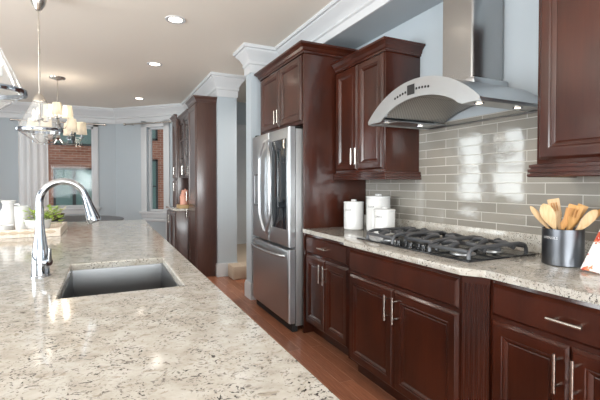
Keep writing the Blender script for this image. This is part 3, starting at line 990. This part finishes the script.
for a, b in zip(rows, rows[1:]):
    for q in range(3): bm.faces.new((a[q], a[q + 1], b[q + 1], b[q]))
finish(bm, 'carving', mat('carved_groove', L(186, 168, 146), .6), fs)

TZ = tz + .0165
t = thing('pitcher', 'white ceramic pitcher on the wooden tray', 'pitcher', (-.70, 3.95, TZ))
finish(lathe(B(), [(.045, 0), (.050, .004), (.070, .05), (.074, .09), (.062, .14), (.042, .18), (.040, .205), (.054, .238), (.050, .238), (.037, .205), (.038, .18), (.055, .14), (.062, .09), (.045, .02), (0, .015)], (-.70, 3.95, TZ), 32), 'body', M['ceramic'], t)
finish(tube(B(), [(-.658, 3.94, TZ + .205), (-.625, 3.925, TZ + .205), (-.605, 3.92, TZ + .17), (-.615, 3.925, TZ + .12), (-.642, 3.94, TZ + .10)], .008, 10), 'handle', M['ceramic'], t)
o = finish(lathe(B(), [(.040, 0), (.046, .004), (.051, .10), (.054, .19), (.056, .196), (.053, .196), (.047, .10), (.040, .012), (0, .01)], (0, 0, 0), 32), 'vase', M['ceramic'])
o.location = (-.585, 3.80, TZ); tag(o, 'white straight ceramic vase between pitcher and leafy bowl', 'vase')
o = finish(lathe(B(), [(.025, 0), (.03, .004), (.05, .03), (.06, .07), (.057, .07), (.046, .03), (0, .012)], (0, 0, 0), 28), 'cup', M['ceramic'])
o.location = (-.66, 3.56, TZ); tag(o, 'small white cup in front of the pitcher on tray', 'cup')
t = thing('potted_plant', 'bright green leafy plant in a white bowl on the tray', 'plant', (-.462, 3.65, TZ))
finish(lathe(B(), [(.05, 0), (.06, .004), (.078, .04), (.090, .10), (.086, .10), (.072, .06), (0, .055)], (-.462, 3.65, TZ), 32), 'bowl', M['ceramic'], t)
bm = B(); bs = B()
for k in range(150):
    a = random.uniform(0, 2 * PI); rr = random.uniform(0, .105) ** .93; hh = random.uniform(.10, .215)
    p = Vector((-.425 + rr * math.cos(a), 3.68 + rr * math.sin(a) * .8, TZ + hh - rr * .35))
    d = Vector((math.cos(a + random.uniform(-.8, .8)), math.sin(a + random.uniform(-.8, .8)), random.uniform(-.2, .9))).normalized()
    s = d.cross(Vector((random.uniform(-.4, .4), random.uniform(-.4, .4), 1))).normalized(); nn = s.cross(d)
    l_, w_ = random.uniform(.028, .045), random.uniform(.009, .014)
    vv = [p, p + d * l_ * .45 + s * w_ + nn * .003, p + d * l_, p + d * l_ * .45 - s * w_ + nn * .003, p + d * l_ * .45 - nn * .002]
    q = [bm.verts.new(v) for v in vv]
    bm.faces.new((q[0], q[1], q[4])); bm.faces.new((q[1], q[2], q[4])); bm.faces.new((q[2], q[3], q[4])); bm.faces.new((q[3], q[0], q[4]))
    if k % 6 == 0:
        tube(bs, [(-.462 + rr * .2 * math.cos(a), 3.65 + rr * .2 * math.sin(a), TZ + .055), p], .0018, 5)
finish(bm, 'leaves', M['leaf'], t, smooth=0)
finish(bs, 'stems', M['stemm'], t)

# ------------------------------------------------------------------ hutch wall
HX = 1.145
t = thing('pantry_cabinet', 'tall dark brown pantry cabinet standing against the white-crowned pillar', 'cabinet', (HX, 5.66, 0), 'hutch units along the far wall')
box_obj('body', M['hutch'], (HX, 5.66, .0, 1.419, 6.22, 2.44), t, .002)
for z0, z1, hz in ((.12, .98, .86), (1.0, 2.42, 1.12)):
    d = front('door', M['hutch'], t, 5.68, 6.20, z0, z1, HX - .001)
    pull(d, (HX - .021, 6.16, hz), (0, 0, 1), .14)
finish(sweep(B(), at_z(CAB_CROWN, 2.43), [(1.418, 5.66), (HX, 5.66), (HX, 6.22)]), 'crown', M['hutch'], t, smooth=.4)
# glass-door upper
GX = 1.17
t = thing('glass_cabinet', 'glass-door dark brown upper cabinet beyond the tall pantry', 'cabinet', (GX, 6.23, 1.40), 'hutch units along the far wall')
bm = B()
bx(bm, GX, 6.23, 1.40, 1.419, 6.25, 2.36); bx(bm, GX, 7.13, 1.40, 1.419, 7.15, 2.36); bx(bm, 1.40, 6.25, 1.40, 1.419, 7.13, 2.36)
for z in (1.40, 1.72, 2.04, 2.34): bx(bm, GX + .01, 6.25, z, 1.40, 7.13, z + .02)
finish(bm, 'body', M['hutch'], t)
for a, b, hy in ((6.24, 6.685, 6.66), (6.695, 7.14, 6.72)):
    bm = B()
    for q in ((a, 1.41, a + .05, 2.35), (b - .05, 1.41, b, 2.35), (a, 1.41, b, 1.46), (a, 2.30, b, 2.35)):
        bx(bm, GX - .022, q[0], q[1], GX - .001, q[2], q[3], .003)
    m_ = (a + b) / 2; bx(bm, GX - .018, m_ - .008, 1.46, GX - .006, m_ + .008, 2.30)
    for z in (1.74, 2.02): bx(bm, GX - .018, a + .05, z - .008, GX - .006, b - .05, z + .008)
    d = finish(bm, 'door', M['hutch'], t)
    finish(bx(B(), GX - .013, a + .045, 1.455, GX - .010, b - .045, 2.305), 'pane', M['glass'], d)
    pull(d, (GX - .022, hy, 1.52), (0, 0, 1), .14)
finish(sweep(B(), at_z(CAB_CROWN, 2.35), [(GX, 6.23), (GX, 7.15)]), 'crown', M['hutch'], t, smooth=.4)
# base under it
BX_ = .955
t = thing('hutch_base_cabinet', 'deep dark brown base cabinet with pale counter beyond the pantry', 'cabinet', (BX_, 6.23, 0), 'hutch units along the far wall')
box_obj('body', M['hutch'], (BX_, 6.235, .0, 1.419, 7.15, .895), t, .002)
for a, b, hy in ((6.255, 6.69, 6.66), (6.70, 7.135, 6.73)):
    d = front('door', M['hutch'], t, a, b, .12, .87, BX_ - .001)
    pull(d, (BX_ - .021, hy, .75), (0, 0, 1), .14)
box_obj('counter', M['granite'], (BX_ - .03, 6.225, .8955, 1.419, 7.16, .925), t, .004)
# far tower
t = thing('corner_cabinet', 'narrow tall brown cabinet at the far end of the hutch', 'cabinet', (1.10, 7.165, 0), 'hutch units along the far wall')
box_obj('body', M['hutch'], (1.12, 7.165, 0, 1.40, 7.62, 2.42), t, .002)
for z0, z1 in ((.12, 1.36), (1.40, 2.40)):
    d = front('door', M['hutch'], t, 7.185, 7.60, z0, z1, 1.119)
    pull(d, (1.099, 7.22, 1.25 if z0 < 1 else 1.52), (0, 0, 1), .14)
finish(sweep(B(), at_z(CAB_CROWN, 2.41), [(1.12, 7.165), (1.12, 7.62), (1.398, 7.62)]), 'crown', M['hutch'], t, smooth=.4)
o = finish(bx(B(), -.10, -.14, 0, .10, .14, .055, .006), 'wooden_stand', M['tan']); o.location = (1.12, 6.50, .9255)
tag(o, 'low tan wooden stand on the hutch counter', 'stand')
for i, (x, y, h, R, lab) in enumerate(((1.10, 6.42, .15, .062, 'shorter pink jar on the tan stand by the pantry'), (1.14, 6.56, .21, .060, 'taller pink jar on the tan stand in hutch'))):
    t = thing('pink_jar', lab, 'jar', (x, y, .981))
    finish(lathe(B(), [(R - .008, 0), (R, .006), (R, h - .02), (R - .012, h)], (x, y, .981), 28), 'body', M['pink'], t)
    finish(lathe(B(), [(R - .014, h - .002), (R - .006, h + .002), (R - .006, h + .014), (.012, h + .02), (.012, h + .034), (0, h + .036)], (x, y, .981), 28), 'lid', M['pink'], t)

# ------------------------------------------------------------------ dining end: table, curtains, rods
t = thing('dining_table', 'dark grey round dining table under the chandelier', 'dining table', (-.60, 6.74, 0))
finish(lathe(B(), [(.80, -.03), (.85, -.026), (.86, -.012), (.85, 0), (0, 0)], (-.60, 6.74, .785), 48), 'top', M['dark_table'], t)
finish(lathe(B(), [(.34, 0), (.34, .03), (.10, .08), (.07, .2), (.07, .55), (.14, .72), (.30, .756)], (-.60, 6.74, 0), 32), 'pedestal', M['dark_table'], t)
t = thing('centrepiece_bowl', 'brown bowl of cream sprigs on the dining table', 'bowl', (-.66, 6.66, .785))
finish(lathe(B(), [(.05, 0), (.06, .004), (.12, .05), (.14, .095), (.136, .095), (.11, .05), (0, .02)], (-.66, 6.66, .7855), 28), 'bowl', M['wicker'], t)
bm = B()
for k in range(16):
    a = random.uniform(0, 2 * PI); r1 = random.uniform(.02, .09); r2 = r1 + random.uniform(.02, .10)
    p0 = Vector((-.66 + r1 * math.cos(a), 6.66 + r1 * math.sin(a), .85)); p1 = Vector((-.64 + r2 * math.cos(a), 6.66 + r2 * math.sin(a), random.uniform(.90, .985)))
    tube(bm, [p0, (p0 + p1) / 2 + Vector((0, 0, .02)), p1], [.004, .008, .011], 6)
finish(bm, 'sprigs', M['cream'], t)

bm = B(); rows = []
for z in (.03, 2.455):
    rows.append([])
    for k in range(121):
        s = k / 120
        rows[-1].append(bm.verts.new((-1.43 + .47 * s, 8.94 +  .020 * math.sin(s * 2 * PI * 4.5) + .004 * math.sin(s * 47), z)))
for k in range(120): bm.faces.new((rows[0][k], rows[0][k + 1], rows[1][k + 1], rows[1][k]))
o = finish(bm, 'sheer_curtain', M['sheer'], None, smooth=1.2)
tag(o, 'gathered sheer white curtain at the left side of the bay window', 'curtain')

def rod(label, a, b, wall_n):
    a, b = Vector(a), Vector(b); d = (b - a).normalized(); wn = Vector(wall_n)
    t = thing('curtain_rod', label, 'curtain rod', (a + b) / 2, 'curtain rods over the bay windows')
    finish(tube(B(), [a, b], .013, 12), 'pole', M['nickel'], t)
    for p, s in ((a, -1), (b, 1)):
        finish(tube(B(), [p - d * s * .002, p + d * s * .02, p + d * s * .04, p + d * s * .055], [.018, .026, .024, .008], 12), 'finial', M['nickel'], t)
        q = p - d * s * .06
        finish(tube(B(), [q, q - wn * .149], .008, 8), 'bracket', M['nickel'], t)
rod('brushed metal curtain rod over the wide bay window', (-1.50, 8.94, 2.475), (-.02, 8.94, 2.475), (0, -1, 0))
u = Vector((math.cos(ANG[2]), math.sin(ANG[2]), 0)); wn = Vector((-.7071, -.7071, 0)); o0 = Vector((ANG[0], ANG[1], 0))
rod('short brushed metal curtain rod over the narrow bay window', o0 + u * .40 + wn * .15 + UZ * 2.475, o0 + u * 1.42 + wn * .15 + UZ * 2.475, wn)
# white bracket with beige wall panel under the narrow window
bm = B()
for q in ((.68, .10, .74, .62), (1.23, .10, 1.29, .62), (.74, .10, 1.23, .16), (.74, .56, 1.23, .62)):
    bx(bm, q[0], -.022, q[1], q[2], -.001, q[3], .004)
struct(at_bay(finish(bm, 'trim_4', M['white'])))

# ------------------------------------------------------------------ lamps
def recessed(x, y, label, power=7):
    t = thing('recessed_light', label, 'ceiling light', (x, y, CZ), 'recessed ceiling lights')
    finish(lathe(B(), [(.062, -.004), (.088, -.007), (.092, -.001), (.092, 0)], (0, 0, 0), 32, False), 'trim_ring', M['white'], t, world=False)
    finish(lathe(B(), [(0, -.003), (.064, -.003), (.064, -.001), (0, -.001)], (0, 0, 0), 32, False), 'lamp', M['lamp'], t, world=False)
    l = bpy.data.lights.new('downlight', 'SPOT'); l.energy = power; l.color = (1.0, .93, .84); l.spot_size = 2.5; l.spot_blend = .8; l.shadow_soft_size = .06
    o = bpy.data.objects.new('downlight', l); COL.objects.link(o); o.parent = t; o.location = (0, 0, -.02)
    return t
recessed(.60, 3.90, 'nearest visible recessed ceiling light, above the fridge aisle')
recessed(.58, 5.45, 'middle recessed ceiling light of the row')
recessed(.56, 7.75, 'farthest recessed ceiling light, near the bay window')
recessed(.66, 2.93, 'recessed ceiling light directly above the aisle beside the cooktop')
recessed(2.35, 5.0, 'added unseen recessed ceiling light in the hall behind the refrigerator', 85)  # put in out of view to brighten the dark hall opening
recessed(.62, .70, 'added unseen recessed ceiling light above the near end of the aisle')  # extra lamp out of view, added to help light the room

def pendant(x, y, label):
    t = thing('pendant_lamp', label, 'pendant lamp', (x, y, 1.605), 'glass pendants over the island')
    zr = .120
    bm = lathe(B(), [(.002, 0), (.150, .110), (.153, .120), (.147, .134), (.045, .350)], n=40, cap=False)
    finish(bm, 'glass_shade', M['lamp_glass'], t, world=False)
    finish(lathe(B(), [(.149, zr - .011), (.160, zr - .011), (.162, zr), (.160, zr + .011), (.149, zr + .011), (.149, zr - .011)], n=48, cap=False), 'ring', M['chrome'], t, world=False)
    finish(lathe(B(), [(.050, .340), (.048, .355), (.030, .387), (.012, .407), (0, .409)], n=24), 'cap', M['nickel'], t, world=False)
    bm = tube(B(), [(0, 0, .39), (0, 0, 1.14)], .0055, 8)
    for z in (.56, .74, .92): tube(bm, [(0, 0, z - .02), (0, 0, z + .02)], .009, 10)
    finish(bm, 'rod', M['nickel'], t, world=False)
    finish(lathe(B(), [(0, 1.055), (.02, 1.06), (.045, 1.10), (.064, 1.175), (.066, 1.214)], n=28), 'canopy', M['nickel'], t, world=False)
    cl = finish(lathe(B(), [(.010, .20), (.030, .205), (.030, .215), (.008, .22), (.008, .33)], n=16), 'socket_stem', M['nickel'], t, world=False)
    for k in range(3):
        a = 2 * PI * k / 3 + .4
        p = (.055 * math.cos(a), .055 * math.sin(a))
        finish(tube(B(), [(0, 0, .21), (p[0] * .6, p[1] * .6, .19), (p[0], p[1], .195)], .004, 8), 'arm', M['nickel'], t, world=False)
        cd = finish(lathe(B(), [(.012, .195), (.012, .235), (.004, .237)], (p[0], p[1], 0), 12), 'candle_sleeve', M['ceramic'], t, world=False)
        finish(lathe(B(), [(.004, .236), (.012, .25), (.011, .265), (.004, .285), (0, .292)], (p[0], p[1], 0), 12), 'bulb', M['dim_bulb'], cd, world=False)
    l = bpy.data.lights.new('pendant_light', 'POINT'); l.energy = 0.35; l.color = WARM[:3]; l.shadow_soft_size = .05
    lo = bpy.data.objects.new('pendant_light', l); COL.objects.link(lo); lo.parent = t; lo.location = (0, 0, .30)
    return t
p1_ = pendant(-.46, 3.78, 'diamond-shaped clear glass pendant lamp above the far part of the island')
p2_ = copy_tree(p1_); p2_.location = (-.485, 2.28, 1.605)
p2_['label'] = 'clear glass pendant lamp cut off by the left edge, nearer the faucet'

t = thing('chandelier', 'two-tier chandelier with cream drum shades over the dining table', 'chandelier', (-.60, 6.74, 1.90))
finish(lathe(B(), [(0, .875), (.02, .88), (.06, .90), (.10, .905), (.105, .9195)], n=28), 'canopy', M['nickel'], t, world=False)
finish(tube(B(), [(0, 0, .88), (0, 0, .30)], .008, 10), 'stem', M['nickel'], t, world=False)
finish(lathe(B(), [(0, .02), (.02, .03), (.035, .06), (.02, .10), (.018, .20), (.04, .25), (.02, .30), (.012, .36), (0, .37)], n=20), 'column', M['chrome'], t, world=False)
bulb = None
for tier, (n, r0, zb) in enumerate(((6, .30, .13), (3, .14, .36))):
    for k in range(n):
        a = 2 * PI * k / n + (.15 if tier == 0 else .55)
        cx, cy = r0 * math.cos(a), r0 * math.sin(a)
        zs = zb - .10
        finish(tube(B(), [(.02 * math.cos(a), .02 * math.sin(a), zs + .02), (cx * .35, cy * .35, zs - .06), (cx * .75, cy * .75, zs - .05), (cx, cy, zs + .03), (cx, cy, zb)], .006, 8), 'arm', M['chrome'], t, world=False)
        finish(lathe(B(), [(.004, zb - .05), (.028, zb - .045), (.03, zb - .035), (.01, zb - .03), (.01, zb + .05)], (cx, cy, 0), 12), 'candle_sleeve', M['chrome'], t, world=False)
        sh = finish(lathe(B(), [(.072, zb), (.056, zb + .178)], (cx, cy, 0), 24, False), 'shade', M['shade'], t, world=False)
        finish(lathe(B(), [(0, zb + .05), (.014, zb + .06), (.014, zb + .08), (0, zb + .10)], (cx, cy, 0), 10), 'bulb', M['bulb'], sh, world=False)
        finish(tube(B(), [(cx, cy, zs - .02), (cx, cy, zs - .05)], .008, 6), 'crystal_drop', M['chrome'], t, world=False)
l = bpy.data.lights.new('chandelier_light', 'POINT'); l.energy = 7; l.color = (1, .88, .74); l.shadow_soft_size = .12
lo = bpy.data.objects.new('chandelier_light', l); COL.objects.link(lo); lo.parent = t; lo.location = (0, 0, .45)

# ------------------------------------------------------------------ neighbouring brick building through the bay
t = thing('brick_building', 'orange brick building with green windows seen through the bay windows', 'building', (0, 14.0, -3))
box_obj('wall', M['brick'], (-9, 14.0, -3, 9, 15.0, 9), t)
def fwin(x0, x1, z0, z1, cols=2):
    bm = bx(B(), x0, 13.96, z0, x0 + .06, 14.0, z1); bx(bm, x1 - .06, 13.96, z0, x1, 14.0, z1)
    bx(bm, x0, 13.96, z0, x1, 14.0, z0 + .06); bx(bm, x0, 13.96, z1 - .06, x1, 14.0, z1)
    for k in range(1, cols):
        x = x0 + (x1 - x0) * k / cols; bx(bm, x - .045, 13.955, z0, x + .045, 14.0, z1)
    bx(bm, x0, 13.955, (z0 + z1) / 2 - .02, x1, 14.0, (z0 + z1) / 2 + .02) if z1 - z0 > 1.6 else None
    f = finish(bm, 'window', M['facade_dark'], t)
    finish(bx(B(), x0 + .03, 13.985, z0 + .03, x1 - .03, 13.998, z1 - .03), 'pane', M['facade_glass'], f)
for x0, x1 in ((-3.6, -2.4), (-1.38, -.30), (1.08, 1.56), (3.0, 4.0)):
    fwin(x0, x1, .35, 1.78 if x0 < 1 else 2.10, 2 if x1 - x0 > .8 else 1)
    fwin(x0, x1, 2.46 if x0 < 1 else 2.72, 3.9, 2 if x1 - x0 > .8 else 1)
bm = bx(B(), -9, 13.93, 1.86, .6, 14.0, 1.95); bx(bm, -9, 13.93, 2.30, .6, 14.0, 2.36)
finish(bm, 'ledge', M['brick'], t)
